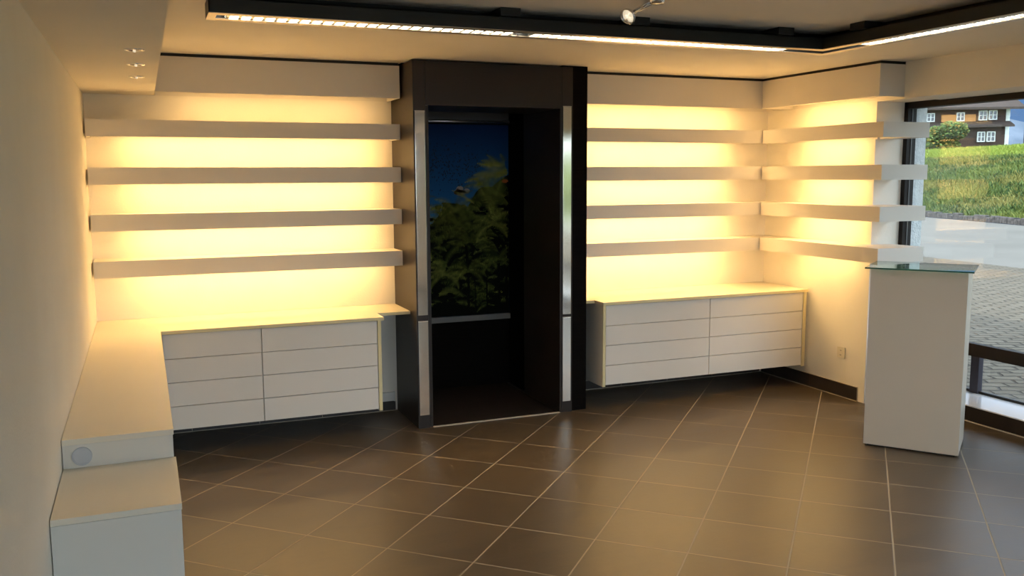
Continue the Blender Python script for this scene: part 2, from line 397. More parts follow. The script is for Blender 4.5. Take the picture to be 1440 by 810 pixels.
# light pelmets against the ceiling
def pelmet(loc, outer, inner, strip, sm, label):
    t = thing('light_pelmet', loc, label, 'light pelmet', 'light pelmets under the ceiling')
    bm = bmesh.new(); cup(bm, outer, inner, S, S + .025, 2.48); obj('fascia_box', bm, shelf_m, t)
    boxes('light_strip', [(*strip, S + .019, S + .025)], sm, t, .002)
    xs = [q[0] for q in outer]; ys = [q[1] for q in outer]
    boxes('shadow_gap', [(min(xs) + .012, max(xs) - .003, min(ys) + .012, max(ys), 2.4805, 2.4998)], black_metal, t)
DC = .296
def rect(x0, x1, y0, y1): return [(x0, y1), (x1, y1), (x1, y0), (x0, y0)]
pelmet((.422, 0, S), rect(.422, 1.985, -DC, -.0005), rect(.425, 1.97, -DC + .018, -.0008), (.55, 1.84, -.22, -.16), strip_dim, 'white box pelmet under the ceiling left of the dark doorway')
pelmet((XP1, 0, S), rect(XP1 + .002, W - .001, -DC, -.0005), rect(XP1 + .02, W - .02, -DC + .018, -.0008), (3.27, 4.90, -.22, -.16), strip_m, 'white box pelmet under the ceiling right of the dark doorway')
pelmet((W, -.3, S), rect(W - DC, W - .0002, -1.558, -DC - .001), rect(W - DC + .018, W - .0005, -1.54, -DC - .018), (W - .22, W - .16, -1.2, -.5), strip_m, 'white box pelmet on the return wall beside the window')

# ------------------------------------------------------------------ drawer cabinets
YC = -.585
rows = [(.177, .322), (.326, .473), (.477, .622), (.626, .777)]
def cabinet(x0, cols, x1, edges, label):
    t = thing('drawer_cabinet', (x0, -.01, .165), label, 'cabinet', 'wall hung drawer cabinets')
    boxes('carcass', [(x0 + .001, x1 - .001, YC + .022, -.0002, .172, .779)], shelf_m, t)
    for e0, e1 in edges: boxes('side_panel', [(e0, e1, YC, -.001, .165, .7795)], laminate, t); 
    for e0, e1 in edges: boxes('edge_band', [(e0, e1, YC - .002, YC, .165, .7795)], edge_m, t)
    for a, b in cols:
        for z0, z1 in rows: boxes('drawer', [(a, b, YC, YC + .019, z0, z1)], shelf_m, t, .001)
    return t
cabinet(.38, [(.385, .966), (.972, 1.717)], 1.72, [(1.7215, 1.744)], 'white wall hung eight drawer cabinet left of the dark doorway')
cabinet(3.44, [(3.442, 4.352), (4.358, 5.253)], 5.255, [(3.416, 3.4385), (5.2565, 5.288)], 'white wall hung eight drawer cabinet right of the dark doorway')
def worktop(outline, front, label):
    t = thing('worktop', (outline[0][0], outline[0][1], .78), label, 'worktop', 'cream worktops')
    bm = bmesh.new(); prism(bm, outline, .781, CT); obj('top_slab', bm, top_m, t)
    boxes('edge_band', front, edge_m, t)
worktop([(.002, -.002), (.002, -2.90), (.377, -2.90), (.377, -.598), (1.762, -.598), (1.762, -.41), (1.997, -.41), (1.997, -.002)],
        [(.378, 1.763, -.600, -.598, .781, CT - .0005), (1.764, 1.997, -.412, -.41, .781, CT - .0005)],
        'cream L shaped worktop along the left wall and over the left drawers')
worktop([(XP1 + .003, -.002), (XP1 + .003, -.46), (3.412, -.46), (3.412, -.598), (5.292, -.598), (5.292, -.002)],
        [(3.412, 5.292, -.600, -.598, .781, CT - .0005), (XP1 + .003, 3.410, -.462, -.46, .781, CT - .0005)],
        'cream worktop over the right drawers with a shallow end by the doorway')
# ------------------------------------------------------------------ side counter along the left wall
t = thing('side_counter', (.19, -2.9, 0), 'white stepped counter running along the left wall', 'counter')
boxes('counter_body', [(.003, .374, -2.898, -.602, 0, .780)], laminate, t)
boxes('step_body', [(.003, .379, -3.42, -2.900, 0, .674)], laminate, t, .001)
boxes('step_top', [(.003, .381, -3.424, -2.900, .676, .696)], top_m, t, .001)
bm = bmesh.new(); cyl(bm, (.066, -2.905, .737), (.066, -2.897, .737), .0335, seg=40); gr = obj('cable_cover', bm, grey_plastic, t); gr['label'] = 'round grey cable cover'
bm = bmesh.new(); lathe(bm, [(.030, 0), (.030, .002), (.027, .002), (.027, 0)], Matrix.Translation((.066, -2.905, .737)) @ Matrix.Rotation(math.pi / 2, 4, 'X')); obj('cover_rim', bm, grey_plastic, gr, smooth=False)
# cable duct under the left worktop end
t = thing('cable_duct', (1.0, 0, .075), 'white plastic cable duct on the wall beside the doorway', 'cable duct')
boxes('duct_body', [(.4, 1.97, -.028, -.001, .078, .142)], duct_m, t, .002)
boxes('end_cap', [(1.970, 1.977, -.032, -.001, .074, .146)], duct_m, t, .001)

# ------------------------------------------------------------------ display plinth
t = thing('display_plinth', (4.525, -2.055, 0), 'white display plinth with a glass top standing by the shop window', 'plinth', rotz=-.92)
boxes('plinth_body', [(0, .55, 0, .42, .012, 1.138)], plinth_m, t, .0015, local=True)
boxes('foot', [(.02, .53, .02, .40, 0, .012)], black_metal, t, local=True)
gt = boxes('glass_top', [(-.03, .58, -.03, .45, 1.142, 1.152)], top_glass, t, .0008, local=True)
boxes('glass_edge', [(-.031, .581, -.0315, -.0305, 1.1425, 1.1515), (-.031, .581, .4505, .4515, 1.1425, 1.1515), (-.0315, -.0305, -.03, .45, 1.1425, 1.1515), (.5805, .5815, -.03, .45, 1.1425, 1.1515)], glass_edge, gt, local=True)

# ------------------------------------------------------------------ wall socket
t = thing('wall_socket', (W, -.985, .35), 'cream double power socket low on the right return wall', 'socket')
pl = boxes('cover_plate', [(W - .010, W - .001, -1.025, -.945, .306, .392)], plastic_m, t, .002)
for z in (.331, .367):
    bm = bmesh.new(); cyl(bm, (W - .0115, -.985, z), (W - .0095, -.985, z), .0145, seg=20); so = obj('outlet', bm, plastic_m, t)
    bm = bmesh.new()
    for dy, dz in ((-.006, 0), (.006, 0), (0, -.003)): cyl(bm, (W - .0125, -.985 + dy, z + dz), (W - .0112, -.985 + dy, z + dz), .0024, seg=10)
    obj('pin_holes', bm, hole_m, so)

# ------------------------------------------------------------------ black ceiling luminaire
XL, XO, YI, YO, ZB, ZT = .605, 3.935, -2.414, -2.231, 2.40, 2.466
XI = 3.764; YEND = -7.5; fl = .048
t = thing('ceiling_luminaire', (3.85, -2.32, ZB), 'long black L shaped louvred strip light hung under the ceiling', 'ceiling light')
w = .006
boxes('housing', [(XL, XO, YI, YO, ZT - w, ZT), (XI, XO, YEND, YI, ZT - w, ZT),
                  (XL, XI, YI, YI + w, ZB + .002, ZT), (XL, XO, YO - w, YO, ZB + .002, ZT), (XL, XL + w, YI, YO, ZB + .002, ZT),
                  (XI, XI + w, YEND, YI, ZB + .002, ZT), (XO - w, XO, YEND, YO, ZB + .002, ZT)], black_metal, t)
boxes('lip', [(XL, XI, YI - .0005, YI + fl, ZB, ZB + .003), (XL, XO, YO - fl, YO + .0005, ZB, ZB + .003), (XL, XL + .035, YI + fl, YO - fl, ZB, ZB + .003),
              (XI - .0005, XI + fl, YEND, YI + fl, ZB, ZB + .003), (XO - fl, XO + .0005, YEND, YO - fl, ZB, ZB + .003)], lip_m, t)
def fin(bm, tri, ax, a, b):
    P = lambda u, z, w: (u, w, z) if ax == 'y' else (w, u, z)
    A = [bm.verts.new(P(u, z, a)) for u, z in tri]; B_ = [bm.verts.new(P(u, z, b)) for u, z in tri]
    bm.faces.new(A); bm.faces.new(B_)
    for i in range(3): bm.faces.new((A[i], A[(i + 1) % 3], B_[(i + 1) % 3], B_[i]))
def tube(p0, p1):
    bm = bmesh.new(); cyl(bm, p0, p1, .012, seg=12); obj('tube', bm, tube_m, t, smooth=True)
ym = (YI + YO) / 2; xm = (XI + XO) / 2
tube((.69, ym, 2.443), (2.02, ym, 2.443)); tube((2.10, ym, 2.443), (3.62, ym, 2.443))
tube((xm, -2.62, 2.443), (xm, -3.95, 2.443)); tube((xm, -4.03, 2.443), (xm, -5.5, 2.443)); tube((xm, -5.6, 2.443), (xm, -7.2, 2.443))
bm = bmesh.new()
for k in range(60):
    x = .69 + k * .05
    if 2.03 < x < 2.09 or x > 3.62: continue
    fin(bm, [(x - .007, ZB + .004), (x + .007, ZB + .004), (x, ZB + .032)], 'y', YI + fl, YO - fl)
for k in range(92):
    y = -2.62 - k * .05
    fin(bm, [(y - .007, ZB + .004), (y + .007, ZB + .004), (y, ZB + .032)], 'x', XI + fl, XO - fl)
for (x0, x1) in ((.68, 2.03), (2.09, 3.63)):
    for yy in (YI + fl, YO - fl): bx(bm, x0, x1, yy - .001, yy + .001, ZB + .004, ZB + .050)
for (y0, y1) in ((-3.96, -2.6), (-7.2, -4.02)):
    for xx in (XI + fl, XO - fl): bx(bm, xx - .001, xx + .001, y0, y1, ZB + .004, ZB + .050)
obj('louvre', bm, alu, t)
boxes('gap_blocker', [(XL + .03, XO - .03, YI + .11, YO - .012, ZT - .001, 2.4998), (XI + .11, XO - .012, YEND, YI + .12, ZT - .001, 2.4998)], black_metal, t)  # black strip added to block light through the gap above the housing
for (x, y, ax) in ((.72, ym, 'x'), (1.93, ym, 'x'), (2.62, ym, 'x'), (3.50, ym, 'x'), (xm, -2.70, 'y'), (xm, -4.2, 'y'), (xm, -6.0, 'y')):
    if ax == 'x': boxes('bracket', [(x - .05, x + .05, YI - .03, YO + .01, ZT - .004, 2.4995)], black_metal, t, .002)
    else: boxes('bracket', [(XI - .03, XO + .01, y - .05, y + .05, ZT - .004, 2.4995)], black_metal, t, .002)

# ------------------------------------------------------------------ chrome spotlight
t = thing('spotlight', (2.46, -2.86, H), 'small chrome spotlight on two thin arms hung from the ceiling', 'spotlight')
hd = Vector((2.395, -2.72, 2.448)); aim = Vector((-.85, -.38, -.55)).normalized()
q = Vector((0, 0, 1)).rotation_difference(aim).to_matrix().to_4x4(); M = Matrix.Translation(hd) @ q
bm = bmesh.new(); lathe(bm, [(.0001, -.030), (.012, -.030), (.017, -.022), (.028, -.008), (.036, .006), (.037, .012), (.034, .012), (.030, .004), (.016, -.004), (.0001, -.006)], M); sh = obj('lamp_head', bm, chrome, t, smooth=True)
bm = bmesh.new()
for k in range(4):
    a = k * math.pi / 2 + .5
    bmesh.ops.create_icosphere(bm, subdivisions=2, radius=.010, matrix=M @ Matrix.Translation((.015 * math.cos(a), .015 * math.sin(a), .006)))
obj('bulb', bm, spark_m, sh, smooth=True)
bm = bmesh.new(); lathe(bm, [(.0345, .010), (.0375, .016), (.033, .018)], M); obj('rim', bm, chrome, sh, smooth=True)
back = M @ Vector((0, 0, -.028))
for dx in (-.012, .016):
    bm = bmesh.new(); cyl(bm, back + Vector((dx * .3, 0, 0)), Vector((2.458 + dx, -2.82, 2.497)), .0065, seg=12); obj('arm', bm, chrome, t, smooth=True)
bm = bmesh.new(); lathe(bm, [(.0001, -.018), (.03, -.016), (.036, -.004), (.036, 0)], Matrix.Translation((2.466, -2.84, 2.4995))); obj('ceiling_rose', bm, chrome, t, smooth=True)

# ------------------------------------------------------------------ recessed downlights
dl = thing('recessed_downlight', (.316, -2.234, S), '', 'downlight')
bm = bmesh.new(); lathe(bm, [(.040, 0), (.040, -.004), (.034, -.006), (.029, -.003), (.027, .012)]); obj('ring', bm, chrome, dl, smooth=True, local=True)
bm = bmesh.new(); lathe(bm, [(.029, -.001), (.022, -.0015), (.012, -.001), (.0001, -.001)]); obj('reflector', bm, mat('dark_reflector', (.20, .13, .07), .15, metal=.8), dl, smooth=True, local=True)
bm = bmesh.new(); bmesh.ops.create_icosphere(bm, subdivisions=2, radius=.007, matrix=Matrix.Translation((0, .002, -.006))); obj('bulb', bm, spark_m, dl, smooth=True, local=True)
for i, (x, y, lab) in enumerate(((.316, -2.234, 'nearest the viewer'), (.319, -1.713, 'middle one'), (.320, -1.149, 'farthest, nearest the back wall'))):
    d = dl if i == 0 else copy_tree(dl)
    d.location = (x, y, S); d['group'] = 'downlights in the left soffit'
    d['label'] = 'round chrome downlight in the left soffit, %s of three' % lab

# ------------------------------------------------------------------ shop window
def window_main():
    w_ = bpy.data.objects.new('window_1', None); C.objects.link(w_); w_.location = (5.62, -3.9, 0)
    struct(w_, 'large dark framed shop window on the right', 'window')
    y0, y1 = -6.6, -1.221
    L = [(5.575, 5.66, -1.275, -1.221, .0, 2.30), (5.575, 5.66, y0, y1, 2.208, 2.30),
         (5.575, 5.66, -3.98, -3.92, .115, 2.25), (5.575, 5.66, y0, y0 + .06, 0, 2.30)]
    boxes('frame', L, frame_m, w_, .002)
    boxes('gasket', [(5.610, 5.622, -1.280, -1.275, .56, 2.208)], gasket_m, w_)
    # deep ledge under the main pane, falling outwards
    bm = bmesh.new()
    prof = [(5.580, .475), (5.580, .562), (5.66, .556), (5.97, .455), (5.97, .425), (5.68, .475)]
    A = [bm.verts.new((x, y0, z)) for x, z in prof]; B_ = [bm.verts.new((x, -1.223, z)) for x, z in prof]
    n = len(prof); bm.faces.new(A); bm.faces.new(B_[::-1])
    for i in range(n): bm.faces.new((A[i], A[(i + 1) % n], B_[(i + 1) % n], B_[i]))
    obj('ledge', bm, frame_m, w_)
    boxes('base', [(5.612, 5.66, y0, -1.223, 0, .108)], frame_m, w_, .001)
    boxes('sill', [(5.606, 5.995, y0, -1.223, .109, .117)], sill_m, w_, .001)
    boxes('low_frame', [(5.955, 5.985, y0, -1.223, .117, .135)], black_metal, w_)
    boxes('low_post', [(5.94, 5.985, -1.70, -1.63, .117, .43)], mat('dark_post', (.04, .035, .05), .4), w_, .001)
    boxes('low_post', [(5.94, 5.985, -4.1, -4.03, .117, .43)], MATS['dark_post'], w_, .001)
    boxes('pane', [(5.628, 5.634, -3.92, -1.275, .55, 2.208)], pane_m, w_)
    boxes('pane', [(5.628, 5.634, y0 + .06, -3.98, .55, 2.208)], pane_m, w_)
    boxes('low_pane', [(5.966, 5.972, y0, -1.225, .135, .425)], pane_m, w_)
    boxes('end_cheek', [(5.66, 5.985, -1.2225, -1.215, -.04, .46)], ext_plaster, w_)
    boxes('outer_plinth', [(5.66, 6.0, y0, -1.215, -.1, .109)], ext_plaster, w_)
    boxes('floor_bead', [(5.602, 5.611, y0, -1.225, 0, .006)], grout_m, w_)
window_main()
w2 = bpy.data.objects.new('window_2', None); C.objects.link(w2); w2.location = (2.1, -8.3, .25); struct(w2, 'rear shop window behind the viewer', 'window')
boxes('frame', [(.2, .27, -8.38, -8.3, .12, 2.35), (4.03, 4.1, -8.38, -8.3, .12, 2.35), (.2, 4.1, -8.38, -8.3, 2.28, 2.35), (.2, 4.1, -8.38, -8.3, .12, .19), (2.07, 2.13, -8.38, -8.3, .15, 2.3)], frame_m, w2)
boxes('pane', [(.27, 4.03, -8.345, -8.339, .19, 2.28)], pane_m, w2)

# ------------------------------------------------------------------ outdoors
def cobble_material():
    m = mat('paving_blocks', (.42, .38, .32), .85, spec=.2)
    tc = nd(m, 'ShaderNodeTexCoord'); mp2 = nd(m, 'ShaderNodeMapping'); mp2.inputs['Rotation'].default_value = (0, 0, .5)
    lk(m, tc.outputs['Object'], mp2.inputs['Vector'])
    nz = nd(m, 'ShaderNodeTexNoise'); nz.inputs['Scale'].default_value = 6.; lk(m, mp2.outputs[0], nz.inputs['Vector'])
    av = nd(m, 'ShaderNodeVectorMath', operation='MULTIPLY_ADD'); lk(m, nz.outputs['Color'], av.inputs[0]); av.inputs[1].default_value = (.08, .08, 0); lk(m, mp2.outputs[0], av.inputs[2])
    br = nd(m, 'ShaderNodeTexBrick'); br.inputs['Scale'].default_value = 1.; br.inputs['Brick Width'].default_value = .24; br.inputs['Row Height'].default_value = .14
    br.inputs['Mortar Size'].default_value = .016; br.inputs['Mortar Smooth'].default_value = .6; br.inputs['Color1'].default_value = (.125, .106, .080, 1); br.inputs['Color2'].default_value = (.16, .138, .106, 1)
    br.inputs['Mortar'].default_value = (.06, .05, .04, 1)
    lk(m, av.outputs[0], br.inputs['Vector']); lk(m, br.outputs['Color'], bsdf(m).inputs['Base Color'])
    bp = nd(m, 'ShaderNodeBump'); bp.inputs['Strength'].default_value = .8; bp.inputs['Distance'].default_value = .03; bp.invert = True
    lk(m, br.outputs['Fac'], bp.inputs['Height']); lk(m, bp.outputs[0], bsdf(m).inputs['Normal'])
    return m
cob = cobble_material()
road_m = noise_tint(mat('road_asphalt', (.42, .41, .40), .9), (.125, .115, .100), (.16, .148, .130), .35, bump=.3, bscale=20, dist=.01)
def gp(name, pts, z, m, label, cat):
    bm = bmesh.new(); prism(bm, pts, z - .08, z); return struct(obj(name, bm, m), label, cat)
av_ = Vector((.3286, .9445)); nv = Vector((.9445, -.3286)); k0 = Vector((28.39, 15.52))
e0 = Vector((15.70, 6.2)); ed = Vector((.128, .992))
a_, b_ = e0 - ed * 40, e0 + ed * 60
gp('paving', [(5.82, -40), (a_.x, a_.y), (b_.x, b_.y), (5.82, 66)], -.05, cob, 'beige block paving outside the shop window', 'paving')
c_, d_ = k0 - av_ * 60, k0 + av_ * 70
gp('road', [(a_.x, a_.y), (c_.x, c_.y), (d_.x, d_.y), (b_.x, b_.y)], -.06, road_m, 'pale grey road beyond the block paving', 'road')
# ground far around, under everything
boxes_ground = boxes('ground', [(-60, 5.7, -60, -8.6, -.25, -.12)], road_m); struct(boxes_ground, 'ground behind the shop', 'ground')

def bank_pt(a, d, z):
    p2 = k0 + av_ * a + nv * d
    return Vector((p2.x, p2.y, z))
kerb_m = noise_tint(mat('dark_kerb_stone', (.10, .09, .09), .8), (.025, .022, .022), (.11, .095, .09), 7., bump=.6, bscale=18, dist=.03)
bm = bmesh.new(); R = random.Random(5)
a = -14.
while a < 16:
    l = R.uniform(.28, .5); h = R.uniform(.16, .26)
    p0 = bank_pt(a, .0, 0); 
    cen = bank_pt(a + l / 2, .14, h / 2 - .06)
    M = Matrix.Translation(cen) @ Matrix.Rotation(math.atan2(av_.y, av_.x), 4, 'Z') @ Matrix.Diagonal((l * .94, .26, h, 1))
    bmesh.ops.create_cube(bm, size=1, matrix=M); a += l
bmesh.ops.bevel(bm, geom=bm.edges[:], offset=.02, segments=1, affect='EDGES')
struct(obj('kerb', bm, kerb_m), 'row of dark kerb stones at the foot of the grass bank', 'kerb')
PROF = [(.2, .02), (1.2, .42), (2.6, .98), (4.2, 1.62), (6.0, 2.22), (7.5, 2.56), (10, 2.95), (16, 3.4), (40, 3.9), (110, 4.1)]
def bank_z(d):
    for (d0, z0), (d1, z1) in zip(PROF, PROF[1:]):
        if d <= d1: return z0 + (z1 - z0) * (d - d0) / (d1 - d0)
    return PROF[-1][1]
soil_m = noise_tint(mat('bank_turf', (.16, .22, .05), .9), (.10, .15, .03), (.24, .30, .08), 1.2)
bm = bmesh.new(); rowsv = []
for d, z in PROF: rowsv.append([bm.verts.new(bank_pt(a, d, z)) for a in (-60, -15, -5, 5, 15, 90)])
for r0, r1 in zip(rowsv, rowsv[1:]):
    for i in range(5): bm.faces.new((r0[i], r0[i + 1], r1[i + 1], r1[i]))
bmr = bmesh.ops.solidify(bm, geom=bm.faces[:], thickness=.3)
struct(obj('bank', bm, soil_m), 'sloping grassy bank across the road', 'bank')
def grass(name, n, dlo, dhi, hmin, hmax, cols, label, seed, wid=.035):
    R = random.Random(seed); bm = bmesh.new()
    mats = [mat('%s_tone_%s' % (name, w), c, .7, spec=.2) for w, c in zip(('a', 'b', 'c', 'd'), cols)]
    for k in range(n):
        d = R.uniform(dlo, dhi); a = R.uniform(-9 + d * 1.2, 12 + d * 1.75)
        # patches: broad drifts of one tone
        s = math.sin(a * .9 + 1.3 * math.sin(d * 1.1)) + math.sin(d * 2.3 + a * .37) + R.gauss(0, .8)
        mi = 0 if s > 1. else 1 if s > .1 else 2 if s > -1. else 3
        p0 = bank_pt(a, d, bank_z(d) - .02); h = R.uniform(hmin, hmax) * (1.25 if mi == 1 else 1); th = R.uniform(0, 6.283); w = R.uniform(.6, 1.3) * wid
        dx, dy = math.cos(th) * w, math.sin(th) * w; lean = Vector((R.gauss(0, .4) * h, R.gauss(0, .4) * h, 0))
        v = [bm.verts.new(p0 + Vector((-dx, -dy, 0))), bm.verts.new(p0 + Vector((dx, dy, 0))), bm.verts.new(p0 + lean * .5 + Vector((dx * .8, dy * .8, h * .6))), bm.verts.new(p0 + lean + Vector((0, 0, h)))]
        f = bm.faces.new(v); f.material_index = mi
    o = obj(name, bm, mats); tag(o, label, 'grass', kind='stuff')
grass('rough_grass', 62000, .25, 7.2, .09, .26, [(.16, .185, .045), (.10, .14, .036), (.05, .088, .03), (.20, .19, .055)], 'rough leafy green growth covering the bank across the road', 11)
grass('meadow_grass', 40000, 7.25, 15., .12, .26, [(.23, .28, .04), (.20, .26, .04), (.26, .29, .055), (.16, .23, .04)], 'bright yellow green grass along the top of the bank', 12)

# --- chalet, about 100 m away, front parallel to the picture's width
YAW = .3893
fh = Vector((math.sin(YAW), math.cos(YAW), 0)); rh = Vector((math.cos(YAW), -math.sin(YAW), 0))
HO = Vector((.3136, -6.3804, 0)) + fh * 99.2
def hp(px, py, dep=0.):
    """chalet facade coordinates measured off the front: metres along, height, depth behind the front"""
    s = (px - 720) * .0793; z = 9.62 - (py - 144) * .0786 + .018 * (px - 1350) * .0786
    return HO + rh * s + fh * dep + Vector((0, 0, z))
def far_pt(px, py, dist):
    d = fh * math.cos(-.1243) + Vector((0, 0, math.sin(-.1243))); u = rh.cross(d)
    q = d + rh * ((px - 720) / 1260.5) - u * ((py - 405) / 1260.5)
    return Vector((.3136, -6.3804, 1.7297)) + q * dist
def hbox(bm, px0, px1, py0, py1, d0, d1):
    """box on the chalet front: py0 is the upper edge"""
    c = [hp(px0, py1, d0), hp(px1, py1, d0), hp(px1, py1, d1), hp(px0, py1, d1), hp(px0, py0, d0), hp(px1, py0, d0), hp(px1, py0, d1), hp(px0, py0, d1)]
    v = [bm.verts.new(q) for q in c]
    for f in ((0, 1, 2, 3), (4, 5, 6, 7), (0, 1, 5, 4), (1, 2, 6, 5), (2, 3, 7, 6), (3, 0, 4, 7)): bm.faces.new([v[i] for i in f])
def hobj(name, lst, m, parent):
    bm = bmesh.new()
    for q in lst: hbox(bm, *q)
    return obj(name, bm, m, parent)
wood = noise_tint(mat('brown_timber', (.07, .035, .025), .8), (.030, .014, .010), (.052, .025, .018), 1.5, stretch=(1, 1, 6))
roof_w = noise_tint(mat('grey_brown_roof', (.16, .12, .10), .85), (.046, .031, .025), (.066, .046, .037), 2.)
orange_m = noise_tint(mat('orange_panel', (.45, .20, .07), .8), (.38, .16, .05), (.5, .24, .08), 1.5, stretch=(1, 1, 6))
white_p = noise_tint(mat('white_paint', (.75, .77, .75), .6), (.7, .72, .7), (.8, .82, .8), 1.)
hglass = mat('dark_house_glass', (.03, .035, .04), .1, spec=.8)
t = thing('chalet', hp(1350, 214), 'dark brown timber chalet with white windows beyond the grass bank', 'house')
hobj('timber_wall', [(1235, 1400, 150, 222, 0, 9)], wood, t)
bm = bmesh.new()   # main roof: eave towards the viewer, ridge behind
ev = [hp(1228, 156, -1.3), hp(1418, 158, -1.3), hp(1418, 120, 5), hp(1228, 120, 5), hp(1418, 156, 10.5), hp(1228, 156, 10.5)]
lo = [bm.verts.new(q) for q in ev]; up = [bm.verts.new(q + Vector((0, 0, .25))) for q in ev]
for f in ((0, 1, 2, 3), (3, 2, 4, 5)):
    bm.faces.new([lo[i] for i in f]); bm.faces.new([up[i] for i in f])
for a, b in ((0, 1), (1, 2), (2, 4), (4, 5), (5, 3), (3, 0)): bm.faces.new((lo[a], lo[b], up[b], up[a]))
obj('roof', bm, roof_w, t)
bm = bmesh.new()
for (z0, z1, d0, d1, xr) in ((179, 173.5, -1.0, 0, 1406),):
    c = [hp(1240, 179, d0), hp(xr, 179, d0), hp(xr, 173, 0), hp(1240, 173, 0)]
    a = [bm.verts.new(q) for q in c]; b = [bm.verts.new(q - Vector((0, 0, .18))) for q in c]
    bm.faces.new(a); bm.faces.new(b)
    for i in range(4): bm.faces.new((a[i], a[(i + 1) % 4], b[(i + 1) % 4], b[i]))
obj('pent_roof', bm, roof_w, t)
hobj('facade_panel', [(1311, 1358, 163, 172.5, -.12, 0)], orange_m, t)  # orange panel across the upper storey front
hobj('white_corner', [(1400.2, 1409, 156, 222, .5, 9)], white_p, t)
def hwin(x0, x1, y0, y1):
    k = hobj('window', [(x0, x1, y0, y0 + 1.1, -.22, -.05), (x0, x1, y1 - 1.1, y1, -.25, -.05), (x0, x0 + 1.0, y0, y1, -.22, -.05), (x1 - 1.0, x1, y0, y1, -.22, -.05), ((x0 + x1) / 2 - .5, (x0 + x1) / 2 + .5, y0, y1, -.22, -.05), (x0, x1, (y0 + y1) / 2 - .3, (y0 + y1) / 2 + .3, -.2, -.05)], white_p, t)
    hobj('pane', [(x0 + .5, x1 - .5, y0 + .5, y1 - .5, -.14, -.02)], hglass, k)
hwin(1331, 1342, 160, 172); hwin(1361.5, 1373, 158, 171.5); hwin(1375, 1386.5, 158, 171); hwin(1361, 1371.5, 187, 201); hwin(1374, 1385.5, 187, 201)
hwin(1290, 1301, 160, 172); hwin(1270, 1281, 188, 201)
# second dark building at the right edge
q0 = hp(1434, 214, 1); an = .93   # its left wall runs almost along the line of sight
bu = Vector((math.sin(an), math.cos(an), 0)); bv = Vector((math.cos(an), -math.sin(an), 0))
t = thing('timber_barn', q0, 'dark timber barn at the far right edge beyond the bank', 'barn')
def obox(bm, a0, a1, b0, b1, z0, z1):
    v = [bm.verts.new(Vector((q0.x, q0.y, 0)) + bv * a + bu * b + Vector((0, 0, z))) for z in (z0, z1) for a, b in ((a0, b0), (a1, b0), (a1, b1), (a0, b1))]
    for f in ((0, 1, 2, 3), (4, 5, 6, 7), (0, 1, 5, 4), (1, 2, 6, 5), (2, 3, 7, 6), (3, 0, 4, 7)): bm.faces.new([v[i] for i in f])
bm = bmesh.new(); obox(bm, 0, 9, 0, 8, 3.4, 11.5); obj('barn_wall', bm, wood, t)
bm = bmesh.new(); obox(bm, -.06, .14, -.12, 0, 3.4, 11.5); obox(bm, -.06, 9, -.1, 0, 7.2, 7.5); obj('barn_post', bm, roof_w, t)
bm = bmesh.new()
c = [Vector((q0.x, q0.y, 0)) + bv * a + bu * b + Vector((0, 0, z)) for a, b, z in ((-.2, -1, 11.3), (10, -1, 11.3), (10, 4, 14), (-.2, 4, 14), (10, 9, 11.3), (-.2, 9, 11.3))]
lo = [bm.verts.new(q) for q in c]; up = [bm.verts.new(q + Vector((0, 0, .25))) for q in c]
for f in ((0, 1, 2, 3), (3, 2, 4, 5)): bm.faces.new([lo[i] for i in f]); bm.faces.new([up[i] for i in f])
for a, b in ((0, 1), (1, 2), (2, 4), (4, 5), (5, 3), (3, 0)): bm.faces.new((lo[a], lo[b], up[b], up[a]))
obj('barn_roof', bm, roof_w, t)
# leafy tree in front of the chalet
def tree(base, h, rad, n, cols, label, seed, name='leafy_tree'):
    R = random.Random(seed); t = thing(name, base, label, 'tree')
    bm = bmesh.new(); cyl(bm, base, base + Vector((0, 0, h * .6)), .22, .12, 10); obj('trunk', bm, wood, t)
    bm = bmesh.new()
    blobs = [(R.uniform(-.6, .6), R.uniform(-.5, .5), R.uniform(.2, .85), R.uniform(.35, .6)) for _ in range(14)]
    for k in range(n):
        bl = R.choice(blobs); th = R.uniform(0, 6.283); ph = math.acos(R.uniform(-1, 1)); rr = bl[3] * rad * R.uniform(.75, 1.05)
        c = base + Vector((bl[0] * rad + rr * math.sin(ph) * math.cos(th), bl[1] * rad + rr * math.sin(ph) * math.sin(th), bl[2] * h + rr * .8 * math.cos(ph)))
        s = R.uniform(.08, .20); u = Vector((R.gauss(0, 1), R.gauss(0, 1), R.gauss(0, 1))).normalized(); v = u.orthogonal().normalized()
        f = bm.faces.new([bm.verts.new(c + u * s), bm.verts.new(c + v * s * .6), bm.verts.new(c - u * s), bm.verts.new(c - v * s * .6)]); f.material_index = min(len(cols) - 1, int(R.random() ** 1.3 * len(cols)))
    obj('foliage', bm, [mat('%s_leaf_%d' % (name, i), c, .7, spec=.2) for i, c in enumerate(cols)], t)
tree(far_pt(1331, 216, 92), 2.5, 2.0, 12000, [(.06, .10, .03), (.10, .15, .04), (.15, .20, .05), (.13, .19, .05), (.28, .19, .04)], 'leafy green tree with yellowing patches in front of the chalet', 21)
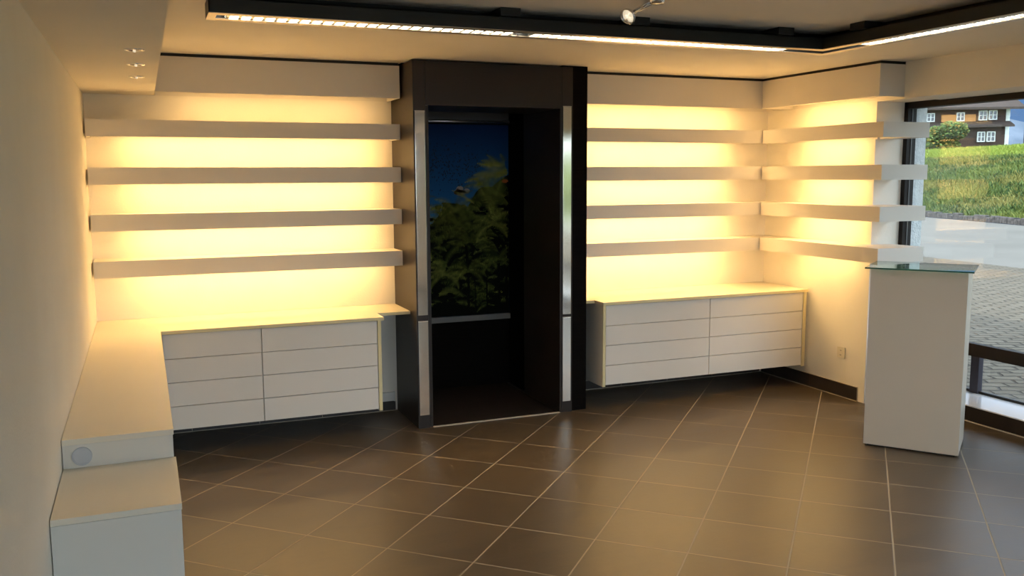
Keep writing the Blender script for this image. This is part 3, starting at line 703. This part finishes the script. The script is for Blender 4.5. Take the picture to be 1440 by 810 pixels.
# wooded hill on the horizon
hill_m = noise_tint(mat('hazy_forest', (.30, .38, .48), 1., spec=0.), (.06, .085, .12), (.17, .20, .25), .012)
bm = bmesh.new(); R = random.Random(9); n = 60; c0 = Vector((.3, -6.4, 0)); top = []; bot = []; bk = []
for i in range(n + 1):
    an = .25 + 1.6 * i / n; dd = 1400
    h = 82 + 14 * math.sin(i * .7) + 8 * math.sin(i * 1.9) + R.uniform(-3, 3)
    dr = Vector((math.sin(an), math.cos(an), 0))
    bot.append(bm.verts.new(c0 + dr * (dd - 250) + Vector((0, 0, -5)))); top.append(bm.verts.new(c0 + dr * dd + Vector((0, 0, h)))); bk.append(bm.verts.new(c0 + dr * (dd + 400) + Vector((0, 0, -5))))
for i in range(n):
    bm.faces.new((bot[i], bot[i + 1], top[i + 1], top[i])); bm.faces.new((top[i], top[i + 1], bk[i + 1], bk[i]))
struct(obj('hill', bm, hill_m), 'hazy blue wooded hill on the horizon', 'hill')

# ------------------------------------------------------------------ daylight
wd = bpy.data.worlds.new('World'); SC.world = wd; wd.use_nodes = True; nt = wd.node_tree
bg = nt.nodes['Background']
tc = nt.nodes.new('ShaderNodeTexCoord'); sp = nt.nodes.new('ShaderNodeSeparateXYZ'); nt.links.new(tc.outputs['Generated'], sp.inputs[0])
rp = nt.nodes.new('ShaderNodeValToRGB'); el = rp.color_ramp.elements
el[0].position = 0.0; el[0].color = (.07, .12, .22, 1); el[1].position = 1.; el[1].color = (.66, .76, .92, 1)
e = el.new(.10); e.color = (.045, .095, .205, 1); e = el.new(.32); e.color = (.66, .75, .90, 1)
nt.links.new(sp.outputs[2], rp.inputs['Fac']); # brightness added in unseen sky to light the room, clear blue beyond the hill
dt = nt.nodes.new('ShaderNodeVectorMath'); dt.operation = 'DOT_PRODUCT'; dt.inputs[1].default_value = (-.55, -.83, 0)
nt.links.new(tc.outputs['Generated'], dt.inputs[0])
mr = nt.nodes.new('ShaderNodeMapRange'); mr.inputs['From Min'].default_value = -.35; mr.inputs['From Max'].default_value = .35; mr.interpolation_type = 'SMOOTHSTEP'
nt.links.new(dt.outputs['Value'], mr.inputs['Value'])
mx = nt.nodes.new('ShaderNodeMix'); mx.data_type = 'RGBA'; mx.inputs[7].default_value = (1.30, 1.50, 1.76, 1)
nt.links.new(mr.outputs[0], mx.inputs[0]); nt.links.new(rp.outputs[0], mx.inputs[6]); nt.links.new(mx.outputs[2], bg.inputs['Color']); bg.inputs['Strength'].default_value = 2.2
sun = bpy.data.lights.new('sun', 'SUN'); sun.energy = 3.3; sun.angle = math.radians(2.5); sun.color = (1., .95, .86)
so = bpy.data.objects.new('sun', sun); C.objects.link(so)
so.rotation_euler = Vector((-1.16, .5, 1.)).to_track_quat('Z', 'Y').to_euler(); so.location = (-10, 5, 12)

# ------------------------------------------------------------------ camera
cd = bpy.data.cameras.new('camera'); co = bpy.data.objects.new('camera', cd); C.objects.link(co)
h_, D_, cx_, yaw, pitch, roll, fpx = 1.7297, 6.3804, .3136, .3893, -.1243, -.0051, 1260.4923
cy, sy, cp, sp_ = math.cos(yaw), math.sin(yaw), math.cos(pitch), math.sin(pitch)
fwd = Vector((sy * cp, cy * cp, sp_)); right = Vector((cy, -sy, 0)); up = right.cross(fwd)
r_ = math.cos(roll) * right + math.sin(roll) * up; u_ = -math.sin(roll) * right + math.cos(roll) * up
M = Matrix((r_, u_, -fwd)).transposed().to_4x4(); M.translation = Vector((cx_, -D_, h_)); co.matrix_world = M
cd.sensor_width = 36; cd.lens = 36 * fpx / 1440; cd.clip_end = 4000; cd.clip_start = .02
SC.camera = co

SC.view_settings.view_transform = 'Standard'; SC.view_settings.look = 'None'; SC.view_settings.gamma = 1; SC.view_settings.exposure = .4
SC.view_settings.use_curve_mapping = False
SC.cycles.use_denoising = True
SC.cycles.max_bounces = 10; SC.cycles.diffuse_bounces = 6; SC.cycles.transparent_max_bounces = 12
SC.cycles.sample_clamp_indirect = 8
